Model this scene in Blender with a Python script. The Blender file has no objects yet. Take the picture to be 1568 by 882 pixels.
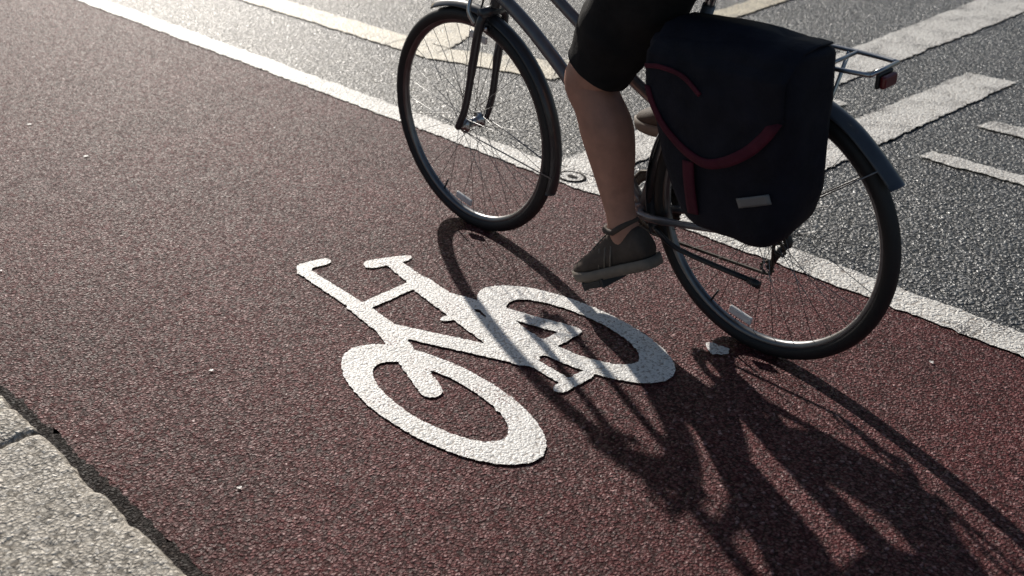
import bpy, bmesh, math, random
import numpy as np
from mathutils import Vector, Matrix, noise
random.seed(4)
sc=bpy.context.scene
COL=sc.collection

# ------------------------------------------------------------ materials
def new_mat(name):
    m=bpy.data.materials.new(name); m.use_nodes=True
    nt=m.node_tree
    return m,nt,nt.nodes['Principled BSDF']
def N(nt,t,**k):
    n=nt.nodes.new(t)
    for a,b in k.items(): setattr(n,a,b)
    return n
def ramp(nt,stops,interp='LINEAR'):
    r=N(nt,'ShaderNodeValToRGB'); r.color_ramp.interpolation=interp
    e=r.color_ramp.elements
    while len(e)<len(stops): e.new(0.5)
    for i,(p,c) in enumerate(stops):
        e[i].position=p; e[i].color=(c[0],c[1],c[2],1) if len(c)==3 else c
    return r
def math_n(nt,op,a,b=None):
    n=N(nt,'ShaderNodeMath',operation=op)
    for i,v in enumerate((a,b)):
        if v is None: continue
        if isinstance(v,(int,float)): n.inputs[i].default_value=v
        else: nt.links.new(v,n.inputs[i])
    return n.outputs[0]
def mix(nt,fac,a,b,bt='MIX'):
    n=N(nt,'ShaderNodeMix',data_type='RGBA',blend_type=bt)
    if isinstance(fac,(int,float)): n.inputs[0].default_value=fac
    else: nt.links.new(fac,n.inputs[0])
    for i,v in ((6,a),(7,b)):
        if isinstance(v,tuple): n.inputs[i].default_value=(*v[:3],1)
        else: nt.links.new(v,n.inputs[i])
    return n.outputs[2]

def aggregate(nt,cell,seed=0.0):
    """returns (height, per stone random value, position) of a chipped stone surface"""
    geo=N(nt,'ShaderNodeNewGeometry')
    mp=N(nt,'ShaderNodeMapping'); mp.inputs['Location'].default_value=(seed,seed*1.7,0)
    nt.links.new(geo.outputs['Position'],mp.inputs[0])
    nz=N(nt,'ShaderNodeTexNoise',noise_dimensions='2D'); nz.inputs['Scale'].default_value=0.6/cell; nz.inputs['Detail'].default_value=2
    nt.links.new(mp.outputs[0],nz.inputs['Vector'])
    wv=N(nt,'ShaderNodeVectorMath',operation='SCALE'); nt.links.new(nz.outputs['Color'],wv.inputs[0]); wv.inputs['Scale'].default_value=cell*1.6
    ad=N(nt,'ShaderNodeVectorMath',operation='ADD'); nt.links.new(mp.outputs[0],ad.inputs[0]); nt.links.new(wv.outputs[0],ad.inputs[1])
    v1=N(nt,'ShaderNodeTexVoronoi',voronoi_dimensions='2D',feature='F1'); v1.inputs['Scale'].default_value=1/cell
    v2=N(nt,'ShaderNodeTexVoronoi',voronoi_dimensions='2D',feature='F1'); v2.inputs['Scale'].default_value=2.3/cell
    for v in (v1,v2): nt.links.new(ad.outputs[0],v.inputs['Vector'])
    s1=N(nt,'ShaderNodeSeparateColor'); nt.links.new(v1.outputs['Color'],s1.inputs[0])
    h=math_n(nt,'SUBTRACT',1.0,v1.outputs['Distance'])
    h=math_n(nt,'MULTIPLY',h,math_n(nt,'ADD',math_n(nt,'MULTIPLY',s1.outputs[0],0.9),0.45))
    h2=math_n(nt,'MULTIPLY',math_n(nt,'SUBTRACT',1.0,v2.outputs['Distance']),0.3)
    h=math_n(nt,'ADD',h,h2)
    return h,s1,mp.outputs[0]

def noise_t(nt,vec,scale,detail=4,rough=0.55,dim='2D'):
    n=N(nt,'ShaderNodeTexNoise',noise_dimensions=dim); n.inputs['Scale'].default_value=scale
    n.inputs['Detail'].default_value=detail; n.inputs['Roughness'].default_value=rough
    nt.links.new(vec,n.inputs['Vector']); return n.outputs['Fac']

def stone_mat(name,cell,dark,mid,light,bump,rough=(0.45,0.75),seed=0,patch=0.35,spec=0.5,light_pos=0.9,gaps=0.35):
    m,nt,b=new_mat(name)
    h,s1,pos=aggregate(nt,cell,seed)
    col=ramp(nt,[(0,dark),(0.55,mid),(light_pos,mid),(1,light)]); nt.links.new(s1.outputs[1],col.inputs[0])
    gap=ramp(nt,[(0.38,(gaps,)*3),(0.85,(1,1,1)),(1.0,(1.12,1.12,1.12))]); nt.links.new(h,gap.inputs[0])
    c=mix(nt,1.0,col.outputs[0],gap.outputs[0],'MULTIPLY')
    big=ramp(nt,[(0.3,(1-patch,)*3),(0.7,(1,1,1))]); nt.links.new(noise_t(nt,pos,1.7,6,0.62),big.inputs[0])
    c=mix(nt,1.0,c,big.outputs[0],'MULTIPLY')
    nt.links.new(c,b.inputs['Base Color'])
    rr=N(nt,'ShaderNodeMapRange'); rr.inputs['To Min'].default_value=rough[0]; rr.inputs['To Max'].default_value=rough[1]
    nt.links.new(s1.outputs[2],rr.inputs[0]); nt.links.new(rr.outputs[0],b.inputs['Roughness'])
    # only the exposed stones shine, the binder between them is dull
    sp=N(nt,'ShaderNodeMapRange'); sp.inputs['From Min'].default_value=0.6; sp.inputs['From Max'].default_value=1.0
    sp.inputs['To Min'].default_value=spec*0.3; sp.inputs['To Max'].default_value=spec*1.1
    nt.links.new(h,sp.inputs[0]); nt.links.new(sp.outputs[0],b.inputs['Specular IOR Level'])
    bp=N(nt,'ShaderNodeBump'); bp.inputs['Strength'].default_value=1; bp.inputs['Distance'].default_value=bump
    nt.links.new(h,bp.inputs['Height']); nt.links.new(bp.outputs[0],b.inputs['Normal'])
    return m

def paint_mat(name,base,under,cell,bump,wear=0.62,seed=0):
    m,nt,b=new_mat(name)
    h,s1,pos=aggregate(nt,cell,seed)
    n1=noise_t(nt,pos,7,8,0.7); n2=noise_t(nt,pos,170,2,0.5)
    pits=math_n(nt,'ADD',math_n(nt,'MULTIPLY',n1,0.55),math_n(nt,'MULTIPLY',n2,0.6))
    w=ramp(nt,[(wear,(0,0,0)),(wear+0.05,(1,1,1))]); nt.links.new(pits,w.inputs[0])
    tone=ramp(nt,[(0.3,tuple(x*0.82 for x in base)),(0.65,base)]); nt.links.new(noise_t(nt,pos,14,6,0.65),tone.inputs[0])
    low=ramp(nt,[(0.3,(0.42,0.38,0.35)),(0.62,(1,1,1))]); nt.links.new(h,low.inputs[0])
    c=mix(nt,1.0,tone.outputs[0],low.outputs[0],'MULTIPLY')
    c=mix(nt,w.outputs[0],c,under)
    nt.links.new(c,b.inputs['Base Color'])
    b.inputs['Roughness'].default_value=0.5
    bp=N(nt,'ShaderNodeBump'); bp.inputs['Distance'].default_value=bump
    nt.links.new(h,bp.inputs['Height']); nt.links.new(bp.outputs[0],b.inputs['Normal'])
    return m

def simple(name,col,rough=0.5,metal=0.0,var=0.15,scale=30,bump=0.0,coat=0.0):
    m,nt,b=new_mat(name)
    tc=N(nt,'ShaderNodeTexCoord')
    f=noise_t(nt,tc.outputs['Object'],scale,5,0.6,'3D')
    r=ramp(nt,[(0.3,tuple(x*(1-var) for x in col)),(0.7,tuple(min(1,x*(1+var)) for x in col))])
    nt.links.new(f,r.inputs[0]); nt.links.new(r.outputs[0],b.inputs['Base Color'])
    rr=N(nt,'ShaderNodeMapRange'); rr.inputs['To Min'].default_value=max(0.02,rough-0.08); rr.inputs['To Max'].default_value=min(1,rough+0.1)
    nt.links.new(f,rr.inputs[0]); nt.links.new(rr.outputs[0],b.inputs['Roughness'])
    b.inputs['Metallic'].default_value=metal
    if coat: b.inputs['Coat Weight'].default_value=coat
    if bump:
        bp=N(nt,'ShaderNodeBump'); bp.inputs['Distance'].default_value=bump
        nt.links.new(f,bp.inputs['Height']); nt.links.new(bp.outputs[0],b.inputs['Normal'])
    return m
def fabric(name,col,weave=900,bump=0.0006,rough=0.85,sheen=0.0,spec=0.2,var=0.3):
    m,nt,b=new_mat(name)
    tc=N(nt,'ShaderNodeTexCoord')
    f=noise_t(nt,tc.outputs['Object'],18,5,0.6,'3D')
    r=ramp(nt,[(0.3,tuple(x*(1-var) for x in col)),(0.7,tuple(x*(1+var) for x in col))])
    nt.links.new(f,r.inputs[0]); nt.links.new(r.outputs[0],b.inputs['Base Color'])
    b.inputs['Roughness'].default_value=rough; b.inputs['Sheen Weight'].default_value=sheen
    b.inputs['Specular IOR Level'].default_value=spec
    g=noise_t(nt,tc.outputs['Object'],weave,1,0.5,'3D')
    hh=math_n(nt,'ADD',math_n(nt,'MULTIPLY',f,6.0),g)
    bp=N(nt,'ShaderNodeBump'); bp.inputs['Distance'].default_value=bump
    nt.links.new(hh,bp.inputs['Height']); nt.links.new(bp.outputs[0],b.inputs['Normal'])
    return m

M_road=stone_mat('asphalt_mat',0.0130,(0.040,0.041,0.045),(0.092,0.093,0.097),(0.30,0.30,0.29),0.0080,(0.30,0.55),seed=3,spec=1.0,light_pos=0.8)
M_lane=stone_mat('red_asphalt_mat',0.0070,(0.065,0.016,0.017),(0.165,0.038,0.038),(0.42,0.23,0.22),0.0045,(0.46,0.78),seed=9,patch=0.28,light_pos=0.90,spec=0.42,gaps=0.3)
M_sym=paint_mat('symbol_paint',(0.90,0.88,0.84),(0.16,0.07,0.07),0.0075,0.0017,wear=0.685,seed=9)
M_line=paint_mat('line_paint',(0.86,0.83,0.77),(0.10,0.09,0.085),0.010,0.0030,wear=0.62,seed=5)
M_cream=paint_mat('cream_paint',(0.76,0.67,0.49),(0.08,0.075,0.065),0.011,0.0032,wear=0.61,seed=6)
M_kerb=stone_mat('granite_mat',0.0085,(0.28,0.245,0.20),(0.66,0.60,0.51),(0.84,0.79,0.71),0.0032,(0.5,0.8),seed=2,patch=0.2,gaps=0.45)
M_pave=stone_mat('pavement_mat',0.006,(0.20,0.19,0.17),(0.33,0.31,0.28),(0.42,0.40,0.37),0.001,(0.6,0.85),seed=12)
M_dirt=stone_mat('gutter_mat',0.007,(0.015,0.012,0.011),(0.035,0.025,0.023),(0.10,0.08,0.07),0.004,(0.6,0.85),seed=1,spec=.2)
M_tyre=simple('tyre_rubber',(0.016,0.015,0.015),0.6,bump=0.0005,scale=200)
M_alu=simple('aluminium',(0.50,0.50,0.50),0.3,1.0,0.1)
M_rim=simple('rim_metal',(0.20,0.20,0.205),0.35,1.0,0.15)
M_steel=simple('steel',(0.26,0.26,0.26),0.45,1.0)
M_frame=simple('frame_paint',(0.17,0.17,0.18),0.35,0.5,coat=0.3)
M_fork=simple('fork_paint',(0.028,0.029,0.033),0.35,0.0,coat=0.3)
M_fender=simple('fender_plastic',(0.055,0.062,0.075),0.35,0.0,coat=0.2)
M_black=simple('black_plastic',(0.02,0.02,0.021),0.45)
M_chain=simple('chain_steel',(0.09,0.08,0.07),0.45,0.9)
M_refl=simple('reflector',(0.85,0.82,0.78),0.15,coat=1)
M_red=simple('red_lens',(0.14,0.012,0.018),0.3,coat=.3)
M_skin=simple('skin',(0.43,0.215,0.15),0.55,0,0.16,25,0.0012)
M_short=fabric('shorts_cloth',(0.014,0.0125,0.0125))
M_shirt=fabric('shirt_cloth',(0.10,0.12,0.15))
M_bag=fabric('bag_canvas',(0.011,0.011,0.018),weave=700,rough=0.75,bump=.0009)
M_pipe=fabric('piping_cloth',(0.085,0.012,0.024),rough=0.7)
M_tape=simple('reflective_tape',(0.17,0.165,0.16),0.45)
M_shoe=fabric('shoe_leather',(0.085,0.066,0.054),weave=500,rough=0.7)
M_sole=simple('shoe_sole',(0.20,0.165,0.13),0.7)
M_hair=simple('hair',(0.04,0.025,0.015),0.6,bump=0.002,scale=150)
M_eye=simple('eye',(0.7,0.7,0.7),0.2,var=0.02)
M_lip=simple('lips',(0.4,0.14,0.11),0.5)

# ------------------------------------------------------------ helpers
def empty(name,loc=(0,0,0),rot=(0,0,0)):
    e=bpy.data.objects.new(name,None); COL.objects.link(e); e.location=loc; e.rotation_euler=rot; e.empty_display_size=0.2
    return e
def mesh_obj(name,verts,faces,mat,parent=None,smooth=True):
    me=bpy.data.meshes.new(name); me.from_pydata([tuple(v) for v in verts],[],faces); me.update()
    ob=bpy.data.objects.new(name,me); COL.objects.link(ob)
    if mat: me.materials.append(mat)
    if smooth:
        for p in me.polygons: p.use_smooth=True
    if parent: ob.parent=parent
    return ob
class Geo:
    def __init__(s): s.v=[]; s.f=[]
    def add(s,v,f):
        o=len(s.v); s.v+= [tuple(x) for x in v]; s.f+=[tuple(i+o for i in q) for q in f]
    def obj(s,name,mat,parent=None,smooth=True): return mesh_obj(name,s.v,s.f,mat,parent,smooth)
def tube_g(g,pts,r,segs=12,closed=False,caps=True,squash=None):
    pts=[Vector(p) for p in pts]; n=len(pts)
    rs=r if isinstance(r,(list,tuple)) else [r]*n
    T=[]
    for i in range(n):
        a=pts[(i-1)%n] if (closed or i>0) else pts[i]
        b=pts[(i+1)%n] if (closed or i<n-1) else pts[i]
        T.append((b-a).normalized())
    ref=Vector((1,0,0)) if abs(T[0].x)<0.9 else Vector((0,0,1))
    u=(ref-T[0]*ref.dot(T[0])).normalized()
    V=[];Fc=[]
    for i in range(n):
        u=(u-T[i]*u.dot(T[i])).normalized(); w=T[i].cross(u)
        for k in range(segs):
            a=2*math.pi*k/segs
            V.append(pts[i]+(u*math.cos(a)+w*math.sin(a)*(squash or 1))*rs[i])
    m=n if closed else n-1
    for i in range(m):
        j=(i+1)%n
        for k in range(segs):
            l=(k+1)%segs
            Fc.append((i*segs+k,i*segs+l,j*segs+l,j*segs+k))
    if caps and not closed:
        Fc.append(tuple(range(segs))[::-1]); Fc.append(tuple((n-1)*segs+k for k in range(segs)))
    g.add(V,Fc)
def cr(pts,sub=6):
    P=[np.array(p,float) for p in pts]; out=[]
    for i in range(len(P)-1):
        p0=P[max(i-1,0)];p1=P[i];p2=P[i+1];p3=P[min(i+2,len(P)-1)]
        for k in range(sub):
            t=k/sub
            out.append(0.5*((2*p1)+(-p0+p2)*t+(2*p0-5*p1+4*p2-p3)*t*t+(-p0+3*p1-3*p2+p3)*t**3))
    out.append(P[-1]); return out
def loft_g(g,secs,segs=24,sub=5,side=Vector((1,0,0)),power=1.0,fold=0.0,fscale=9,caps=True,seed=0):
    S=cr(secs,sub); n=len(S); V=[];Fc=[]
    for i,s in enumerate(S):
        c=Vector(s[:3]); a=Vector(S[max(i-1,0)][:3]); b=Vector(S[min(i+1,n-1)][:3]); t=(b-a).normalized()
        u=(side-t*side.dot(t)).normalized(); w=t.cross(u)
        for k in range(segs):
            an=2*math.pi*k/segs
            ca,sa=math.cos(an),math.sin(an)
            ca=math.copysign(abs(ca)**power,ca); sa=math.copysign(abs(sa)**power,sa)
            p=c+u*ca*s[3]+w*sa*s[4]
            if fold:
                d=noise.noise(Vector((p.x*fscale+seed,p.y*fscale,p.z*fscale)))+0.5*noise.noise(Vector((p.x*fscale*2.3,p.y*fscale*2.3+seed,p.z*fscale*1.4)))
                p=p+(p-c).normalized()*d*fold
            V.append(p)
    for i in range(n-1):
        for k in range(segs):
            l=(k+1)%segs
            Fc.append((i*segs+k,i*segs+l,(i+1)*segs+l,(i+1)*segs+k))
    if caps:
        Fc.append(tuple(range(segs))[::-1]); Fc.append(tuple((n-1)*segs+k for k in range(segs)))
    g.add(V,Fc)
def box_g(g,c,s,rot=None):
    c=Vector(c); V=[]
    for x in(-.5,.5):
        for y in(-.5,.5):
            for z in(-.5,.5):
                p=Vector((x*s[0],y*s[1],z*s[2]))
                if rot: p=rot@p
                V.append(c+p)
    g.add(V,[(0,1,3,2),(4,6,7,5),(0,4,5,1),(2,3,7,6),(0,2,6,4),(1,5,7,3)])
def bevel(ob,w,seg=3):
    b=ob.modifiers.new('bevel','BEVEL'); b.width=w; b.segments=seg; b.limit_method='ANGLE'; b.angle_limit=math.radians(40)

# ------------------------------------------------------------ ground sheets
def rect(name,x0,y0,x1,y1,z,mat,parent=None):
    return mesh_obj(name,[(x0,y0,z),(x1,y0,z),(x1,y1,z),(x0,y1,z)],[(0,1,2,3)],mat,parent,False)
rect('ground',-400,-400,400,400,-0.004,M_pave)
rect('road',0.67,-60,10.5,90,0.0,M_road)
rect('cycle_lane',0.70,-60,2.63,90,0.004,M_lane)

def jitter_poly(name,poly,z,mat,parent=None,step=0.02,amp=0.004,seed=0):
    P=[]
    n=len(poly)
    for i in range(n):
        a=Vector((*poly[i],0)); b=Vector((*poly[(i+1)%n],0)); d=b-a; L=d.length; k=max(1,int(L/step))
        nn=Vector((d.y,-d.x,0)).normalized()
        for j in range(k):
            p=a+d*(j/k)
            o=noise.noise(Vector((p.x*9+seed,p.y*9,seed)))*amp+noise.noise(Vector((p.x*45,p.y*45+seed,1)))*amp*0.9+(random.random()-.5)*amp*0.7
            P.append(p+nn*o)
    bm=bmesh.new(); vs=[bm.verts.new((p.x,p.y,z)) for p in P]
    f=bm.faces.new(vs); bmesh.ops.triangulate(bm,faces=[f]); bm.normal_update()
    for f in bm.faces:
        if f.normal.z<0: f.normal_flip()
    me=bpy.data.meshes.new(name); bm.to_mesh(me); bm.free(); me.materials.append(mat)
    ob=bpy.data.objects.new(name,me); COL.objects.link(ob)
    if parent: ob.parent=parent
    return ob
gj=empty('gutter_joint')
for k,(y0,y1) in enumerate([(-4,1),(1,3),(3,6),(6,10)]):
    jitter_poly('gutter_%d'%k,[(0.62,y0),(0.712,y0),(0.712,y1),(0.62,y1)],0.0075+.0005*(k%2),M_dirt,gj,step=0.012,amp=0.012,seed=k)
edge=empty('lane_edge_line')
for k,(y0,y1) in enumerate([(-8,2),(2,8),(8,20)]):
    jitter_poly('line_section_%d'%k,[(2.592,y0+0.002),(2.702,y0+0.002),(2.708,y1-0.002),(2.592,y1-0.002)],0.008,M_line,edge,step=0.012 if k<2 else 0.1,amp=0.008,seed=k)
rd=empty('road_markings')
jitter_poly('crossing_bar',[(2.712,2.40),(7.0,2.42),(7.0,2.74),(2.712,2.60)],0.006,M_line,rd,step=.015,amp=0.010,seed=3)
jitter_poly('hatch_bar',[(3.32,1.90),(4.83,1.89),(4.81,2.10),(3.32,2.115)],0.006,M_line,rd,step=.015,amp=0.010,seed=4)
jitter_poly('dash_near',[(3.70,0.3),(3.785,0.3),(3.785,1.73),(3.70,1.74)],0.006,M_line,rd,step=.015,amp=0.010,seed=5)
jitter_poly('dash_far',[(4.16,0.3),(4.27,0.3),(4.27,1.73),(4.16,1.745)],0.006,M_line,rd,step=.015,amp=0.010,seed=6)
jitter_poly('dash_stub',[(3.97,2.24),(4.05,2.24),(4.05,2.36),(3.97,2.36)],0.006,M_line,rd,step=.015,amp=0.010,seed=7)
for k,(pl_) in enumerate([[(3.245,4.252),(3.42,4.262),(3.42,12),(3.245,12)],[(3.245,3.95),(3.42,3.98),(3.42,4.258),(3.245,4.248)],
     [(3.245,3.946),(3.42,3.30),(3.64,3.47),(3.42,3.976)],[(3.423,3.30),(5.9,3.47),(5.9,3.62),(3.643,3.468)],[(3.424,3.985),(3.85,4.18),(3.85,4.42),(3.424,4.255)]]):
    jitter_poly('cream_line_%d'%k,pl_,0.006+0.0004*(k%2),M_cream,rd,amp=0.010,seed=8+k)
jitter_poly('far_line',[(7.1,-20),(7.2,-20),(7.2,12),(7.1,12)],0.006,M_line,rd,step=.1,amp=0.01,seed=9)

# kerb stones
kerb=empty('kerb')
def kerb_stone(name,y0,y1,x0=0.34,x1=0.65,seed=0):
    bm=bmesh.new(); nx=34; ny=int((y1-y0)/0.010)
    prof=[(x1,-0.02),(x1,0.03),(x1,0.06),(x1,0.078),(x1-0.003,0.089),(x1-0.010,0.097),(x1-0.02,0.1)]+[(x1-0.02-(x1-x0-0.03)*i/nx,0.1) for i in range(1,nx+1)]+[(x0,0.095),(x0,-0.02)]
    rows=[]
    for j in range(ny+1):
        y=y0+(y1-y0)*j/ny; e=min(j,ny-j); row=[]
        for (x,z) in prof:
            dz=0; dx=0
            p=Vector((x*14+seed,y*14,z*14))
            if z>0.05:
                d=noise.noise(p)*0.0025+noise.noise(p*4)*0.0022-max(0,noise.noise(p*2.1)-.35)*.012
                dz+=d; 
                if x>x1-0.03:
                    c=noise.noise(Vector((seed*3,y*16,4)))+0.6*noise.noise(Vector((seed,y*55,2)))
                    dx-=max(0,c)*0.014; dz-=max(0,c)*0.008
                if e<2: dz-=(2-e)**2*0.0024; 
                if e<5: dz-=max(0,noise.noise(Vector((x*30,seed,y0))))*0.009*(5-e)/5
            row.append(bm.verts.new((x+dx,y,z+dz)))
        rows.append(row)
    for j in range(ny):
        for i in range(len(prof)-1):
            bm.faces.new((rows[j][i],rows[j+1][i],rows[j+1][i+1],rows[j][i+1]))
    bm.faces.new(rows[0]); bm.faces.new(rows[-1][::-1])
    bmesh.ops.recalc_face_normals(bm,faces=bm.faces[:])
    me=bpy.data.meshes.new(name); bm.to_mesh(me); bm.free(); me.materials.append(M_kerb)
    for p in me.polygons: p.use_smooth=True
    ob=bpy.data.objects.new(name,me); COL.objects.link(ob); ob.parent=kerb
    return ob
y=2.105-0.9*5; k=0
while y<9:
    kerb_stone('stone_%d'%k,y+0.002,y+0.898,seed=k*3.3); y+=0.9; k+=1
mesh_obj('kerb_bed',[(0.345,-3,0.078),(0.635,-3,0.078),(0.635,9.4,0.078),(0.345,9.4,0.078)],[(0,1,2,3)],M_dirt,kerb,False)
g=Geo(); box_g(g,(-2.33,15,0.045),(5.33,150,0.09)); pv=g.obj('pavement',M_pave,None,False)
g=Geo(); box_g(g,(10.65,15,0.05),(0.3,150,0.12)); g.obj('kerb_opposite',M_kerb,kerb,False)
g=Geo(); box_g(g,(13.4,15,0.045),(5.2,150,0.1)); g.obj('pavement_opposite',M_pave,None,False)

# ------------------------------------------------------------ cycle symbol (one mesh, marching squares on the union of strokes)
def build_symbol():
    segs=[
     (1.650,2.505,1.592,2.520,.021,.021),(1.592,2.520,1.572,2.49,.021,.021),(1.572,2.49,1.555,2.20,.019,.022),
     (1.555,2.22,1.535,2.06,.026,.030),(1.535,2.06,1.425,1.755,.030,.027),
     (1.57,2.205,1.765,2.212,.022,.022),
     (1.745,2.395,1.835,2.360,.028,.020),(1.795,2.375,1.765,2.21,.023,.028),
     (1.765,2.21,1.69,1.715,.036,.040),(1.54,2.06,1.685,1.715,.027,.030),
     (1.765,2.10,1.872,1.725,.022,.024),(1.872,1.722,1.69,1.712,.024,.024),
     (1.69,1.70,1.685,1.56,.016,.016),(1.655,1.552,1.738,1.552,.019,.019),
     (1.68,2.0,1.715,1.985,.014,.014)]
    def ring(x,y,cx,cy,ao,bo,ai,bi):
        def el(a,b):
            k=np.sqrt(((x-cx)/a)**2+((y-cy)/b)**2)
            k2=np.sqrt(((x-cx)/a**2)**2+((y-cy)/b**2)**2)+1e-6
            return k*(k-1)/k2
        return np.maximum(el(ao,bo),-el(ai,bi))
    st=0.005
    xs=np.arange(1.22,2.08,st); ys=np.arange(1.33,2.60,st)
    X,Y=np.meshgrid(xs,ys,indexing='ij')
    F=np.full(X.shape,9.0)
    for x0,y0,x1,y1,r0,r1 in segs:
        dx,dy=x1-x0,y1-y0; t=np.clip(((X-x0)*dx+(Y-y0)*dy)/(dx*dx+dy*dy),0,1)
        F=np.minimum(F,np.hypot(X-x0-t*dx,Y-y0-t*dy)-(r0+(r1-r0)*t))
    F=np.minimum(F,ring(X,Y,1.413,1.718,.138,.328,.084,.222))
    F=np.minimum(F,ring(X,Y,1.873,1.728,.138,.328,.084,.222))
    for i in range(X.shape[0]):
        for j in range(X.shape[1]):
            if abs(F[i,j])<0.02:
                F[i,j]+=0.0034*noise.noise(Vector((X[i,j]*60,Y[i,j]*60,0)))+0.0034*noise.noise(Vector((X[i,j]*170,Y[i,j]*170,3)))
    z=0.008; V=[]; idx={}; Fc=[]
    def vert(key,p):
        if key not in idx: idx[key]=len(V); V.append((p[0],p[1],z))
        return idx[key]
    nx,ny=X.shape
    for i in range(nx-1):
        for j in range(ny-1):
            c=[(i,j),(i+1,j),(i+1,j+1),(i,j+1)]
            f=[F[a] for a in c]
            if min(f)>=0: continue
            poly=[]
            for q in range(4):
                a,b=c[q],c[(q+1)%4]; fa,fb=f[q],f[(q+1)%4]
                if fa<0: poly.append(vert(a,(xs[a[0]],ys[a[1]])))
                if (fa<0)!=(fb<0):
                    t=fa/(fa-fb); p=(xs[a[0]]+(xs[b[0]]-xs[a[0]])*t,ys[a[1]]+(ys[b[1]]-ys[a[1]])*t)
                    poly.append(vert((min(a,b),max(a,b)),p))
            if len(poly)>=3: Fc.append(tuple(poly))
    mesh_obj('cycle_symbol',V,Fc,M_sym,None,False)
build_symbol()

def blob(name,x,y,r,z,mat,seed,ar=0.7,parent=None):
    P=[]
    for k in range(26):
        a=2*math.pi*k/26; rr=r*(1+0.55*noise.noise(Vector((math.cos(a)*1.6+seed,math.sin(a)*1.6,seed)))+0.3*noise.noise(Vector((math.cos(a)*5+seed,math.sin(a)*5,seed))))
        P.append((x+math.cos(a)*rr,y+math.sin(a)*rr*ar,z))
    return mesh_obj(name,P,[tuple(range(26))],mat,parent,False)
ps=empty('paint_spots')
blob('spot_a',2.07,1.405,.026,0.008,M_sym,1,1.1,ps); blob('spot_b',1.54,3.81,.008,0.008,M_sym,2,.8,ps); blob('spot_c',1.54,4.29,.009,0.008,M_sym,3,.8,ps)
for k,(x_,y_) in enumerate([(0.95,3.1),(1.1,2.2),(1.25,4.9),(2.2,3.6),(0.9,1.75),(2.4,1.0),(1.95,5.2)]):
    blob('fleck_%d'%k,x_,y_,.004+.001*(k%3),0.008,M_sym,k+5,.9,ps)
vc=empty('valve_cover')
g=Geo(); tube_g(g,[(2.650+.040*math.cos(a),2.46+.052*math.sin(a),0.007) for a in [2*math.pi*k/32 for k in range(32)]],0.006,8,True); g.obj('cover_rim',M_dirt,vc)
g=Geo(); V=[(2.650+.035*math.cos(2*math.pi*k/32),2.46+.046*math.sin(2*math.pi*k/32),0.0105) for k in range(32)]; g.add(V,[tuple(range(32))]); g.obj('cover_plate',M_line,vc,False)
blob('cover_keyhole',2.650,2.455,.014,0.012,M_dirt,4,1.3,vc)

# ------------------------------------------------------------ bicycle
XB=2.155; LEAN=math.radians(-2.6)
bike=empty('bicycle',(XB,0,0),(0,LEAN,0))
FH=(2.395,0.343); RH=(1.345,0.343); BB=(1.73,0.27)
def wheel(tag,hy,hz):
    w=empty(tag); w.parent=bike
    g=Geo(); C=Vector((0,hy,hz)); n=96
    tube_g(g,[C+Vector((0,math.cos(2*math.pi*k/n)*.324,math.sin(2*math.pi*k/n)*.324)) for k in range(n)],0.0195,16,True)
    g.obj('tyre',M_tyre,w)
    prof=[(-.0115,.3165),(-.0125,.310),(-.011,.303),(-.005,.297),(.005,.297),(.011,.303),(.0125,.310),(.0115,.3165)]
    V=[];Fc=[];m=len(prof)
    for k in range(n):
        a=2*math.pi*k/n
        for (x,r) in prof: V.append(C+Vector((x,math.cos(a)*r,math.sin(a)*r)))
    for k in range(n):
        for i in range(m):
            Fc.append((k*m+i,((k+1)%n)*m+i,((k+1)%n)*m+(i+1)%m,k*m+(i+1)%m))
    g=Geo(); g.add(V,Fc); g.obj('rim',M_rim,w)
    g=Geo()
    for i in range(32):
        a=2*math.pi*i/32+.05; sd=1 if i%2 else -1; off=(1 if (i//2)%2 else -1)*1.15
        p0=C+Vector((sd*.028,math.cos(a+off)*.022,math.sin(a+off)*.022)); p1=C+Vector((0,math.cos(a)*.299,math.sin(a)*.299))
        tube_g(g,[p0,p1],0.0009,5)
    g.obj('spokes',M_steel,w)
    g=Geo(); tube_g(g,[C+Vector((x,0,0)) for x in(-.05,-.034,-.033,-.028,-.027,.027,.028,.033,.034,.05)],[.007,.009,.024,.024,.013,.013,.024,.024,.009,.007],20); g.obj('hub',M_alu,w)
    g=Geo(); tube_g(g,[C+Vector((x,0,0)) for x in(-.062,-.056,-.05)],[.006,.009,.009],6); tube_g(g,[C+Vector((x,0,0)) for x in(.05,.056,.062)],[.009,.009,.006],6); g.obj('axle_nuts',M_steel,w)
    g=Geo()
    for a in (math.radians(-78),math.radians(100)):
        c=C+Vector((0,math.cos(a)*.272,math.sin(a)*.272)); R=Matrix.Rotation(a,3,'X'); box_g(g,c,(.010,.022,.070),R)
    ob=g.obj('spoke_reflectors',M_refl,w,False); bevel(ob,.004)
    g=Geo(); a=math.radians(-60); c0=C+Vector((0,math.cos(a)*.298,math.sin(a)*.298)); c1=C+Vector((0,math.cos(a)*.258,math.sin(a)*.258)); tube_g(g,[c0,c1],.003,8); g.obj('valve',M_black,w)
    return w
wheel('front_wheel',*FH); wheel('rear_wheel',*RH)
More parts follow.
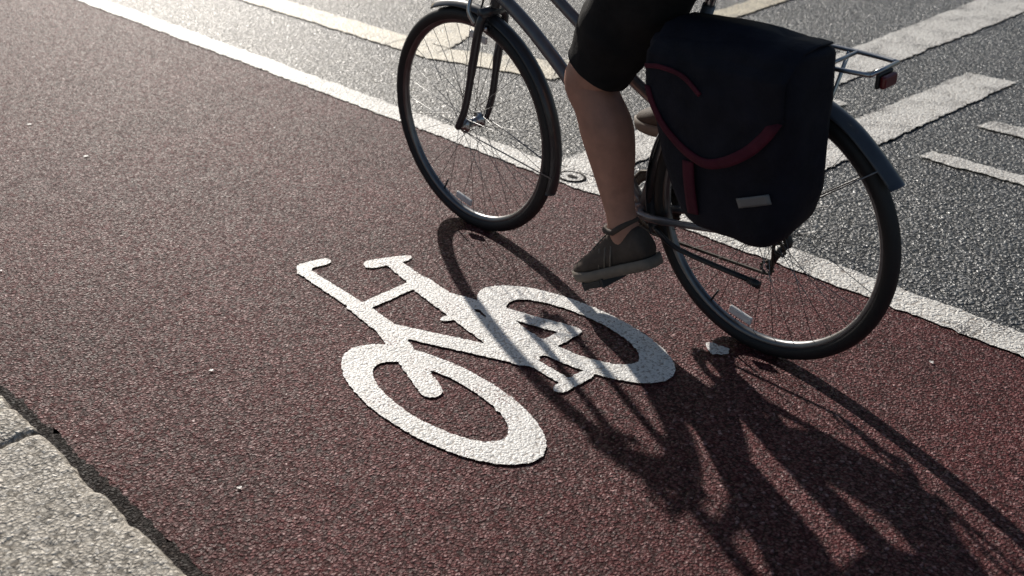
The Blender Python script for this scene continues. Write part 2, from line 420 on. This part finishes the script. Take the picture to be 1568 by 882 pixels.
def fender(name,hub,a0,a1,R=.368,w=.027,mat=M_fender,flip=0):
    n=70; prof=[]; m=13
    for i in range(m):
        t=-1+2*i/(m-1); prof.append((t*w, -(t*t)*.014))
    V=[];Fc=[]
    for layer in (0,.0022):
        for k in range(n+1):
            a=a0+(a1-a0)*k/n; RR=R+layer
            if flip and k<8: RR+=flip*((8-k)/8)**2
            for (x,d) in prof: V.append((x*(1+layer*20),hub[0]-math.cos(a)*(RR+d),hub[1]+math.sin(a)*(RR+d)))
    for L in range(2):
        o=L*(n+1)*m
        for k in range(n):
            for i in range(m-1):
                q=(o+k*m+i,o+(k+1)*m+i,o+(k+1)*m+i+1,o+k*m+i+1); Fc.append(q if L else q[::-1])
    o=(n+1)*m
    for k in range(n):
        for i in (0,m-1): Fc.append((k*m+i,(k+1)*m+i,o+(k+1)*m+i,o+k*m+i))
    for k in (0,n):
        for i in range(m-1): Fc.append((k*m+i,k*m+i+1,o+k*m+i+1,o+k*m+i))
    return mesh_obj(name,V,Fc,mat,bike)
fender('front_fender',FH,math.radians(-22),math.radians(112),.362,.022,mat=M_fork)
fender('rear_fender',RH,math.radians(32),math.radians(200),.366,.028,flip=.014)
def pol(h,r,a): return (h[0]-math.cos(a)*r,h[1]+math.sin(a)*r)
g=Geo()
for s in(-1,1):
    y,z=pol(FH,.356,math.radians(-12)); tube_g(g,[(s*.055,FH[0],FH[1]),(s*.05,FH[0]-.1,FH[1]-.02),(s*.022,y,z)],.002,6)
    y,z=pol(RH,.360,math.radians(40)); tube_g(g,[(s*.062,RH[0],RH[1]+.02),(s*.028,y,z)],.002,6)
g.obj('fender_stays',M_steel,bike)
g=Geo()
tube_g(g,[(0,2.27,.715),(0,2.20,.915)],.0185,18)
tube_g(g,cr([(0,2.257,.75),(0,2.12,.665),(0,1.93,.505),(0,BB[0],BB[1])],5),.0185,16)
tube_g(g,cr([(0,2.21,.885),(0,2.0,.75),(0,1.75,.60),(0,1.635,.555)],5),.0155,16)
tube_g(g,[(0,BB[0],BB[1]),(0,1.55,.84)],.0155,16)
tube_g(g,[(-.036,BB[0],BB[1]),(.036,BB[0],BB[1])],.021,20)
for s in(-1,1):
    tube_g(g,cr([(s*.03,BB[0]-.01,BB[1]),(s*.045,BB[0]-.1,BB[1]+.012),(s*.062,RH[0]+.012,RH[1])],5),[.011]*6+[.009]*5,10)
    tube_g(g,cr([(s*.012,1.572,.775),(s*.035,1.53,.70),(s*.062,RH[0]+.006,RH[1]+.01)],5),.0075,10)
g.obj('frame',M_frame,bike)
g=Geo()
for s in(-1,1):
    tube_g(g,cr([(s*.012,2.277,.705),(s*.045,2.285,.675),(s*.048,2.320,.56),(s*.052,2.358,.42),(s*.056,FH[0],FH[1])],5),[.013]*12+[.011]*9,12)
tube_g(g,[(-.05,2.278,.70),(.05,2.278,.70)],.015,12)
g.obj('fork',M_fork,bike)
g=Geo(); tube_g(g,[(0,1.556,.82),(0,1.525,.915)],.0125,14); tube_g(g,[(0,2.205,.90),(0,2.18,.97)],.0125,14); tube_g(g,[(0,2.183,.955),(0,2.255,1.035)],.013,14)
tube_g(g,cr([(-.30,2.13,1.045),(-.2,2.165,1.045),(-.08,2.25,1.037),(0,2.256,1.036),(.08,2.25,1.037),(.2,2.165,1.045),(.30,2.13,1.045)],6),.011,14)
g.obj('handlebar_and_posts',M_alu,bike)
g=Geo()
for s in(-1,1):
    tube_g(g,[(s*.31,2.126,1.045),(s*.20,2.164,1.045)],.0155,14)
    tube_g(g,cr([(s*.19,2.19,1.04),(s*.22,2.215,1.02),(s*.29,2.19,1.0)],4),.005,8)
    tube_g(g,cr([(s*.18,2.19,1.035),(s*.08,2.33,.98),(s*.02,2.29,.80),(s*.03,2.30,.70)],6),.0028,6)
g.obj('grips_and_cables',M_black,bike)
g=Geo(); loft_g(g,[(0,1.375,.925,.03,.014),(0,1.40,.932,.075,.03),(0,1.46,.935,.078,.034),(0,1.53,.935,.045,.028),(0,1.60,.94,.026,.022),(0,1.655,.935,.014,.012)],20,4); g.obj('saddle',M_black,bike)
g=Geo()
for s in(-1,1):
    tube_g(g,cr([(s*.045,2.31,.665),(s*.052,2.325,.70),(s*.03,2.33,.745)],4),.006,8)
    box_g(g,(s*.025,2.303,.652),(.012,.045,.012))
    tube_g(g,cr([(s*.045,1.505,.64),(s*.052,1.50,.69),(s*.03,1.50,.73)],4),.006,8)
g.obj('rim_brakes',M_alu,bike)
g=Geo()
for sx,(dy,dz) in ((-1,(0.02,-.169)),(1,(-0.02,.169))):
    tube_g(g,[(sx*.062,BB[0],BB[1]),(sx*.075,BB[0]+dy,BB[1]+dz)],[.014,.010],12,squash=.7)
    tube_g(g,[(sx*.055,BB[0],BB[1]),(sx*.07,BB[0],BB[1])],.016,14)
tube_g(g,[(-.06,BB[0],BB[1]),(.06,BB[0],BB[1])],.009,12)
g.obj('cranks',M_alu,bike)
g=Geo()
for sx,(dy,dz),tl in ((-1,(0.02,-.169),-28),(1,(-0.02,.169),-5)):
    c=Vector((sx*.128,BB[0]+dy,BB[1]+dz)); R=Matrix.Rotation(math.radians(tl),3,'X')
    for off in(-.036,.036): box_g(g,c+R@Vector((0,off,0)),(.09,.010,.024),R)
    for off in(-.042,.042): box_g(g,c+R@Vector((off,0,0)),(.008,.062,.018),R)
    tube_g(g,[c+Vector((-sx*.06,0,0)),c+Vector((sx*.045,0,0))],.006,8)
ob=g.obj('pedals',M_black,bike,False); bevel(ob,.002,2)
def cog(g,x,y,z,r,n,depth=.004,th=.003):
    m=n*4; V=[];Fc=[]
    for sx in(-th/2,th/2):
        for k in range(m):
            a=2*math.pi*k/m; rr=r+(depth if k%4 in(1,2) else 0)
            V.append((x+sx,y+math.cos(a)*rr,z+math.sin(a)*rr))
        for k in range(m):
            a=2*math.pi*k/m; V.append((x+sx,y+math.cos(a)*r*.72,z+math.sin(a)*r*.72))
    for k in range(m):
        l=(k+1)%m
        Fc+=[(k,l,m+l,m+k),(2*m+k,3*m+k,3*m+l,2*m+l),(k,2*m+k,2*m+l,l),(m+k,m+l,3*m+l,3*m+k)]
    g.add(V,Fc)
g=Geo(); cog(g,.045,BB[0],BB[1],.088,42)
for k in range(5):
    a=2*math.pi*k/5; tube_g(g,[(.048,BB[0],BB[1]),(.046,BB[0]+math.cos(a)*.068,BB[1]+math.sin(a)*.068)],.006,8)
for i,r in enumerate((.026,.031,.036,.041,.046)): cog(g,.046-i*.0045,RH[0],RH[1],r,14+i*3,.003,.002)
for (yy,zz) in ((RH[0]-.01,RH[1]-.075),(RH[0]+.02,RH[1]-.135)): cog(g,.045,yy,zz,.018,10,.003,.004)
g.obj('chainring_and_cassette',M_chain,bike)
g=Geo()
top=[(.045,BB[0]+.0,BB[1]+.091),(.045,RH[0],RH[1]+.042)]
low=[(.045,BB[0],BB[1]-.091),(.045,RH[0]+.03,RH[1]-.153)]
ch=[top[0],top[1]]+[(.045,RH[0]-math.sin(a)*.042,RH[1]+math.cos(a)*.042) for a in(.6,1.2,1.8)]+[(.045,RH[0]+.008,RH[1]-.068),(.045,RH[0]+.005,RH[1]-.12),(.045,RH[0]+.012,RH[1]-.15)]+[low[1],low[0]]+[(.045,BB[0]+math.sin(a)*.091,BB[1]-math.cos(a)*.091) for a in(.5,1,1.5,2,2.6)]
tube_g(g,ch,.0045,6,True); g.obj('chain',M_chain,bike)
g=Geo(); tube_g(g,cr([(.06,RH[0],RH[1]-.02),(.066,RH[0]-.02,RH[1]-.06),(.055,RH[0]-.008,RH[1]-.08),(.052,RH[0]+.02,RH[1]-.138)],4),[.012]*6+[.009]*7,8); g.obj('rear_derailleur',M_black,bike)
g=Geo(); tube_g(g,cr([(-.05,RH[0]+.30,RH[1]-.085),(-.085,RH[0]+.20,RH[1]-.095),(-.09,RH[0]-.02,RH[1]-.10)],4),.007,10)
tube_g(g,[(-.09,RH[0]-.02,RH[1]-.10),(-.092,RH[0]-.05,RH[1]-.103)],.010,10); g.obj('kickstand',M_black,bike)
g=Geo(); zr=.785
for s in(-1,1):
    tube_g(g,cr([(s*.03,1.545,.74),(s*.06,1.53,zr-.005),(s*.065,1.45,zr),(s*.065,1.2,zr),(s*.055,1.10,zr)],5),.005,10)
    tube_g(g,[(s*.065,1.42,zr),(s*.075,RH[0],RH[1]+.01)],.005,8); tube_g(g,[(s*.065,1.22,zr),(s*.075,RH[0]-.005,RH[1]+.01)],.005,8)
    tube_g(g,[(s*.07,1.30,.60),(s*.07,1.385,.60)],.004,8)
for yy in(1.5,1.4,1.3,1.2): tube_g(g,[(-.065,yy,zr),(.065,yy,zr)],.0045,8)
tube_g(g,[(-.055,1.10,zr),(.055,1.10,zr)],.005,8)
g.obj('luggage_rack',M_alu,bike)
g=Geo(); box_g(g,(0,1.087,zr-.022),(.052,.014,.028)); ob=g.obj('rear_light',M_red,bike,False); bevel(ob,.006,4)
g=Geo(); box_g(g,(0,1.098,zr-.020),(.058,.009,.034)); ob=g.obj('light_bracket',M_black,bike,False); bevel(ob,.004,3)
# ------------------------------------------------------------ pannier
pan=empty('pannier_bag',(XB,0,0),(0,LEAN,0))
OUT=[(1.535,.832),(1.35,.846),(1.185,.842),(1.160,.79),(1.162,.62),(1.160,.50),(1.185,.435),(1.25,.405),(1.34,.40),(1.42,.415),(1.465,.465),(1.51,.57),(1.54,.70),(1.55,.79)]
o2=[]
n=len(OUT)
for i in range(n):
    p0,p1,p2,p3=[np.array(OUT[(i+q)%n]) for q in(-1,0,1,2)]
    for k in range(5):
        t=k/5; o2.append(0.5*((2*p1)+(-p0+p2)*t+(2*p0-5*p1+4*p2-p3)*t*t+(-p0+3*p1-3*p2+p3)*t**3))
cen=np.array([1.355,.63])
def bag_ring(x,sc,sd=0):
    R=[]
    for p in o2:
        q=cen+(p-cen)*sc
        d=noise.noise(Vector((x*9+sd,q[0]*8,q[1]*8)))*.012+noise.noise(Vector((x*22+sd,q[0]*20,q[1]*20)))*.004
        R.append((x+d*0.7,q[0]+d,q[1]+d))
    return R
levels=[(-.074,.93),(-.078,.975),(-.095,1.0),(-.13,1.0),(-.17,1.0),(-.195,.985),(-.215,.955),(-.226,.90),(-.231,.85),(-.234,.78),(-.237,.65),(-.240,.5),(-.242,.3),(-.242,.1)]
V=[];Fc=[];m=len(o2)
for (x,s_) in levels: V+=bag_ring(x,s_)
for L in range(len(levels)-1):
    for k in range(m):
        l=(k+1)%m; Fc.append((L*m+k,L*m+l,(L+1)*m+l,(L+1)*m+k))
Fc.append(tuple(range(m))[::-1]); Fc.append(tuple((len(levels)-1)*m+k for k in range(m)))
mesh_obj('bag_body',V,Fc,M_bag,pan)
def outer_x(y,z):
    q=np.array([y,z])-cen
    ang=math.atan2(q[1],q[0]); r=np.hypot(*q)
    rr=max(np.hypot(*(p-cen)) for p in o2 if abs(((math.atan2(*(p-cen)[::-1])-ang+math.pi)%(2*math.pi))-math.pi)<.12)
    s=r/rr
    L=levels[4:]
    for (xa,sa),(xb,sb) in zip(L,L[1:]):
        if sb<=s<=sa: return xa+(xb-xa)*(sa-s)/(sa-sb)
    return -.242 if s<.5 else -.19
def flap_low(t):
    return .775-.195*math.sin(math.pi*min(1,max(0,(t*0.93+.03))))**0.55
V=[];Fc=[];nu=40;nv=22
edge_pts=[]
for i in range(nu+1):
    t=i/nu; y=1.528-t*(1.528-1.176)
    ztop=.841+.008*math.sin(t*math.pi)
    path=[(-.078,ztop+.002),(-.13,ztop+.006),(-.18,ztop+.002),(-.204,ztop-.018)]
    zl=flap_low(t)
    for j in range(1,nv-3):
        z=ztop-.04-(ztop-.04-zl)*j/(nv-4); path.append((outer_x(y,z)-.009,z))
    for (x,z) in path:
        d=noise.noise(Vector((x*7+5,y*9,z*9)))*.007+noise.noise(Vector((x*7+5,y*24,z*16)))*.003
        V.append((x-abs(d),y,z+d*.5))
    edge_pts.append(V[-1])
    mm=len(path)
for i in range(nu):
    for j in range(mm-1): Fc.append((i*mm+j,(i+1)*mm+j,(i+1)*mm+j+1,i*mm+j+1))
fl=mesh_obj('bag_flap',V,Fc,M_bag,pan); so=fl.modifiers.new('s','SOLIDIFY'); so.thickness=.004; so.offset=0
V=[];Fc=[]
for i,p in enumerate(edge_pts):
    wd=.014+.014*(i/nu)
    c2=Vector((p[0],p[1],p[2])); up_=Vector((0,(1.355-p[1])*.9,(.72-p[2]))).normalized()
    for q in range(4): 
        pp=c2+up_*wd*q/3; V.append((pp.x-.0055,pp.y,pp.z))
for i in range(nu):
    for j in range(3): Fc.append((i*4+j,(i+1)*4+j,(i+1)*4+j+1,i*4+j+1))
o=mesh_obj('flap_binding',V,Fc,M_pipe,pan); s=o.modifiers.new('s','SOLIDIFY'); s.thickness=.004; s.offset=0
def ribbon(name,pts,w,mat,th=.004,lift=.010):
    P=cr(pts,6); V=[];Fc=[]
    for i,p in enumerate(P):
        a=P[max(i-1,0)];b=P[min(i+1,len(P)-1)]; t=np.array(b)-np.array(a); t/=np.linalg.norm(t); nn=np.array([-t[1],t[0]])
        for s in(-1,-.5,0,.5,1):
            q=p+nn*s*w/2; V.append((outer_x(q[0],q[1])-lift,q[0],q[1]))
    for i in range(len(P)-1):
        for j in range(4): Fc.append((i*5+j,(i+1)*5+j,(i+1)*5+j+1,i*5+j+1))
    o=mesh_obj(name,V,Fc,mat,pan); s=o.modifiers.new('s','SOLIDIFY'); s.thickness=th; s.offset=0
ribbon('strap_front',[(1.40,.575),(1.395,.52),(1.385,.45)],.03,M_pipe,lift=.007)
ribbon('band_curve',[(1.525,.765),(1.48,.772),(1.42,.765),(1.37,.735)],.010,M_pipe,lift=.018)
ribbon('reflective_patch',[(1.265,.515),(1.19,.545)],.022,M_tape,lift=.007)
g=Geo()
for yy in(1.28,1.43):
    box_g(g,(-.071,yy,.80),(.012,.03,.05))
ob=g.obj('rack_hooks',M_black,pan,False); bevel(ob,.003,2)

# ------------------------------------------------------------ cyclist
cyc=empty('cyclist',(XB,0,0),(0,LEAN,0))
HL=(-.095,1.585,.985); HR=(.095,1.57,.985)
legs={'left':dict(s=-1,knee=(-.125,1.805,.635),ank=(-.122,1.69,.272),hip=HL,shoe=(1.587,.213,-28)),
      'right':dict(s=1,knee=(.130,1.95,.835),ank=(.125,1.625,.585),hip=HR,shoe=(1.565,.475,-6))}
for nm,L in legs.items():
    s=L['s']; K=Vector(L['knee']);A=Vector(L['ank']);Hp=Vector(L['hip'])
    def lerp(a,b,t,off=0):
        p=a+(b-a)*t; d=(b-a).normalized(); back=d.cross(Vector((1,0,0))); 
        if back.y>0: back=-back
        return p+back*off
    def sec(p,a,b): return (p.x,p.y,p.z,a,b)
    foot=A+(A-K).normalized()*.035
    g=Geo()
    secs=[sec(foot,.034,.040),sec(A,.036,.043),sec(lerp(A,K,.12,.002),.034,.042),sec(lerp(A,K,.3,.006),.041,.050),sec(lerp(A,K,.5,.016),.054,.064),
          sec(lerp(A,K,.68,.020),.061,.071),sec(lerp(A,K,.85,.010),.057,.064),sec(lerp(A,K,1.0,-.002),.058,.065)]
    secs+=[sec(lerp(K,Hp,.12,.0),.059,.066),sec(lerp(K,Hp,.35,.0),.060,.068),sec(lerp(K,Hp,.7,.0),.066,.074),sec(lerp(K,Hp,1.0),.07,.08)]
    loft_g(g,secs,28,6); g.obj(nm+'_leg',M_skin,cyc)
    g=Geo()
    t0=.11 if s<0 else .22
    secs=[sec(lerp(K,Hp,t0,-.002),.075,.084),sec(lerp(K,Hp,t0+.10,-.004),.078,.089),sec(lerp(K,Hp,.45,-.008),.086,.102),sec(lerp(K,Hp,.75,.0),.096,.112),sec(lerp(K,Hp,1.02,.0),.100,.12),sec(lerp(K,Hp,1.2,0),.08,.10)]
    loft_g(g,secs,56,10,fold=.009,fscale=13,caps=False,seed=s)
    o=g.obj('shorts_'+nm+'_leg',M_short,cyc); so=o.modifiers.new('s','SOLIDIFY'); so.thickness=.004
    hy,hz,ang=L['shoe']; an=math.radians(ang)
    def S(x,l,h): return (A.x+x, hy+l*math.cos(an)-h*math.sin(an), hz+l*math.sin(an)+h*math.cos(an))
    prof=[(-.004,.020,.022,.050),(.008,.030,.006,.085),(.035,.035,.002,.100),(.075,.036,.002,.104),(.105,.037,.002,.100),(.14,.041,.002,.084),(.18,.047,.002,.068),(.215,.048,.003,.057),(.25,.041,.005,.046),(.275,.028,.008,.036),(.287,.012,.012,.026)]
    P=cr(prof,4); V=[];Fc=[];m=28
    for (l,w,h0,h1) in P:
        for k in range(m):
            a=2*math.pi*k/m; ca,sa=math.cos(a),math.sin(a)
            x=math.copysign(abs(ca)**.75,ca)*w*(1 if sa<0 else 1-.25*sa); h=(h0+h1)/2+math.copysign(abs(sa)**.8,sa)*(h1-h0)/2
            V.append(S(x,l,h))
    for i in range(len(P)-1):
        for k in range(m):
            q=(k+1)%m; Fc.append((i*m+k,(i+1)*m+k,(i+1)*m+q,i*m+q))
    Fc.append(tuple(range(m))); Fc.append(tuple((len(P)-1)*m+k for k in range(m))[::-1])
    mesh_obj(nm+'_shoe',V,Fc,M_shoe,cyc)
    V=[];Fc=[]
    for (l,w,h0,h1) in P:
        l2=l*1.02-.002; ww=w+.004
        for (fx,h) in ((-1,.014),(-1.03,.0),(-.95,-.014),(0,-.016),(.95,-.014),(1.03,.0),(1,.014),(0,.012)): V.append(S(fx*ww,l2,h+max(0,(l-.2))*.10))
    for i in range(len(P)-1):
        for k in range(8):
            q=(k+1)%8; Fc.append((i*8+k,(i+1)*8+k,(i+1)*8+q,i*8+q))
    Fc.append(tuple(range(8))); Fc.append(tuple((len(P)-1)*8+k for k in range(8))[::-1])
    mesh_obj(nm+'_sole',V,Fc,M_sole,cyc)
    g=Geo()
    tube_g(g,[S(math.cos(a)*.037,.070+math.sin(a)*.047,.100+.012*abs(math.sin(a))) for a in [2*math.pi*k/24 for k in range(24)]],.008,10,True)
    g.obj(nm+'_shoe_collar',M_shoe,cyc)
    g=Geo()
    for q in range(5):
        l=.125+q*.017; h=.093-q*.0075
        tube_g(g,[S(-.024,l,h-.004),S(0,l+.003,h+.003),S(.024,l,h-.004)],.0022,6)
    for q in range(3):
        l=.10+q*.022
        for sx in(-1,1):
            tube_g(g,[S(sx*.0405,l+.018,.016),S(sx*.0395,l+.006,.040),S(sx*.033,l-.004,.066)],.0025,6)
    g.obj(nm+'_laces',M_sole,cyc)
g=Geo(); loft_g(g,[(0,1.49,.925,.10,.07),(0,1.515,.96,.165,.125),(0,1.54,1.02,.178,.135),(0,1.575,1.10,.160,.115),(0,1.60,1.14,.15,.105)],36,5,fold=.006); g.obj('shorts_seat',M_short,cyc)
g=Geo(); loft_g(g,[(0,1.57,1.07,.160,.118),(0,1.61,1.15,.158,.112),(0,1.67,1.26,.168,.118),(0,1.74,1.36,.185,.125),(0,1.795,1.44,.175,.11),(0,1.83,1.49,.10,.08),(0,1.845,1.515,.062,.062)],40,6,fold=.007,fscale=8); g.obj('shirt_torso',M_shirt,cyc)
def skin_obj(name,chains,mat,parent,lv=2,root=0):
    V=[];R=[];E=[];idx={}
    for c in chains:
        prev=None
        for p in c:
            k=tuple(round(q,4) for q in p[:3])
            if k not in idx: idx[k]=len(V);V.append(p[:3]);R.append(p[3])
            if prev is not None and prev!=idx[k]: E.append((prev,idx[k]))
            prev=idx[k]
    me=bpy.data.meshes.new(name); me.from_pydata(V,E,[]); ob=bpy.data.objects.new(name,me); COL.objects.link(ob); me.materials.append(mat)
    ob.modifiers.new('skin','SKIN').use_smooth_shade=True
    for i,sv in enumerate(me.skin_vertices[0].data):
        sv.radius=(R[i],R[i]); sv.use_root=(i==root)
    ss=ob.modifiers.new('sub','SUBSURF'); ss.levels=lv; ss.render_levels=lv
    ob.parent=parent; return ob
for s,nm in((-1,'left'),(1,'right')):
    sh=(s*.175,1.80,1.45); el=(s*.27,1.90,1.21); wr=(s*.262,2.085,1.085)
    g=Geo(); loft_g(g,[(s*.12,1.79,1.455,.06,.07),(s*.18,1.80,1.44,.062,.068),(s*.225,1.845,1.345,.054,.058),(s*.25,1.87,1.28,.052,.056)],24,5,side=Vector((0,1,0)),fold=.004,caps=True); g.obj('shirt_%s_sleeve'%nm,M_shirt,cyc)
    palm=(s*.256,2.125,1.072)
    chains=[[ (s*.15,1.79,1.45,.05),(sh[0],sh[1],sh[2],.05),(s*.225,1.85,1.33,.042),(el[0],el[1],el[2],.036),(s*.268,1.98,1.155,.036),(wr[0],wr[1],wr[2],.024),(palm[0],palm[1],palm[2],.024)]]
    skin_obj(nm+'_arm',chains,M_skin,cyc)
    for q,(dx,ln) in enumerate(((-.030,.92),(-.010,1.0),(.010,.95),(.030,.8))):
        bx=s*.256+dx; yo=(-s*dx)*.33
        f=[(bx*.99,2.120+yo,1.070,.010),(bx,2.148+yo,1.074,.0095),(bx,2.148+yo+.024*ln,1.058,.0088),(bx,2.150+yo+.020*ln,1.036,.008),(bx,2.150+yo,1.022,.0072)]
        skin_obj('%s_finger_%d'%(nm,q),[f],M_skin,cyc,2)
    skin_obj(nm+'_thumb',[[(s*.232,2.115,1.068,.012),(s*.212,2.132,1.060,.010),(s*.205,2.150,1.040,.009),(s*.206,2.158,1.024,.0075)]],M_skin,cyc)
g=Geo(); loft_g(g,[(0,1.815,1.47,.060,.062),(0,1.85,1.53,.056,.060),(0,1.885,1.59,.055,.060),(0,1.90,1.63,.05,.06)],24,4); g.obj('neck',M_skin,cyc)
hd=Vector((0,1.925,1.685)); V=[];Fc=[];nu=36;nv=26
tilt=Matrix.Rotation(math.radians(-10),3,'X')
for j in range(nv+1):
    ph=math.pi*j/nv; z=math.cos(ph)
    for i in range(nu):
        th=2*math.pi*i/nu; x=math.sin(ph)*math.cos(th); yy=math.sin(ph)*math.sin(th)
        w=.076*(1-.22*max(0,-z)**1.3); d=.096*(1-.10*max(0,-z))
        p=Vector((x*w,yy*d,z*.122))
        if yy>0:
            p.y+=.012*math.exp(-((z+.85)/.25)**2)*yy
            p.y+=.020*math.exp(-((z+.18)/.16)**2)*math.exp(-(x/.15)**2)
            p.y+=.006*math.exp(-((z-.18)/.10)**2)*math.exp(-(x/.5)**2)
            p.y-=.008*math.exp(-((z-.02)/.10)**2)*math.exp(-((abs(x)-.42)/.18)**2)
            p.y+=.006*math.exp(-((z+.50)/.09)**2)*math.exp(-(x/.28)**2)
        V.append(hd+tilt@p)
for j in range(nv):
    for i in range(nu): 
        k=(i+1)%nu; Fc.append((j*nu+i,(j+1)*nu+i,(j+1)*nu+k,j*nu+k))
mesh_obj('head',V,Fc,M_skin,cyc)
def ball(name,c,r,mat,par):
    g=Geo(); V=[];Fc=[];nu=20;nv=12
    for j in range(nv+1):
        ph=math.pi*j/nv
        for i in range(nu):
            t=2*math.pi*i/nu; V.append(Vector(c)+Vector((math.sin(ph)*math.cos(t)*r[0],math.sin(ph)*math.sin(t)*r[1],math.cos(ph)*r[2])))
    for j in range(nv):
        for i in range(nu): Fc.append((j*nu+i,(j+1)*nu+i,(j+1)*nu+(i+1)%nu,j*nu+(i+1)%nu))
    g.add(V,Fc); return g.obj(name,mat,par)
for s in(-1,1):
    ball('eye',hd+tilt@Vector((s*.031,.080,.002)),(.012,.012,.010),M_eye,cyc); ball('iris',hd+tilt@Vector((s*.031,.0905,.001)),(.005,.002,.005),M_hair,cyc)
    ball('ear',hd+tilt@Vector((s*.077,-.008,-.012)),(.010,.018,.032),M_skin,cyc)
    g=Geo(); tube_g(g,cr([hd+tilt@Vector((s*.014,.098,.022)),hd+tilt@Vector((s*.032,.094,.028)),hd+tilt@Vector((s*.05,.082,.022))],3),.003,6); g.obj('eyebrow',M_hair,cyc)
ball('mouth',hd+tilt@Vector((0,.086,-.062)),(.024,.010,.007),M_lip,cyc)
V=[];Fc=[]
for j in range(15):
    ph=math.pi*.56*j/14
    for i in range(36):
        t=2*math.pi*i/36; lim=1 if math.sin(t)<.35 else .62
        q=ph*lim; 
        p=Vector((math.sin(q)*math.cos(t)*.084,math.sin(q)*math.sin(t)*.104-.004,math.cos(q)*.132+.002)); p*=1+.03*noise.noise(p*60)
        V.append(hd+tilt@p)
for j in range(14):
    for i in range(36): Fc.append((j*36+i,(j+1)*36+i,(j+1)*36+(i+1)%36,j*36+(i+1)%36))
mesh_obj('hair',V,Fc,M_hair,cyc)

# ------------------------------------------------------------ light, sky, camera
sv=Vector((.84,1.72,1.0)).normalized()
elev=math.asin(sv.z); az=math.atan2(sv.x,sv.y)
w=bpy.data.worlds.new('World'); sc.world=w; w.use_nodes=True; nt=w.node_tree
sky=nt.nodes.new('ShaderNodeTexSky'); sky.sky_type='NISHITA'; sky.sun_disc=False; sky.sun_elevation=elev; sky.sun_rotation=az
nt.links.new(sky.outputs[0],nt.nodes['Background'].inputs[0]); nt.nodes['Background'].inputs[1].default_value=0.06
sl=bpy.data.lights.new('sun','SUN'); sl.energy=5.0; sl.angle=math.radians(0.8); sl.color=(1.0,0.94,0.86)
so=bpy.data.objects.new('sun',sl); COL.objects.link(so); so.rotation_euler=sv.to_track_quat('Z','Y').to_euler(); so.location=(5,10,8)
H=1.45; th=math.radians(27.4); a=math.radians(43.9)
F=Vector((math.sin(a),math.cos(a),0)); fw=F*math.cos(th)-Vector((0,0,1))*math.sin(th)
cd=bpy.data.cameras.new('camera'); co=bpy.data.objects.new('camera',cd); COL.objects.link(co)
cd.sensor_width=36; cd.lens=1726*36/1568; cd.clip_start=0.05; cd.clip_end=1500
cd.dof.use_dof=True; cd.dof.focus_distance=2.75; cd.dof.aperture_fstop=4.0
co.location=(0,0,H); co.rotation_euler=(-fw).to_track_quat('Z','Y').to_euler()
sc.camera=co
sc.view_settings.view_transform='Standard'; sc.view_settings.look='None'; sc.view_settings.exposure=0
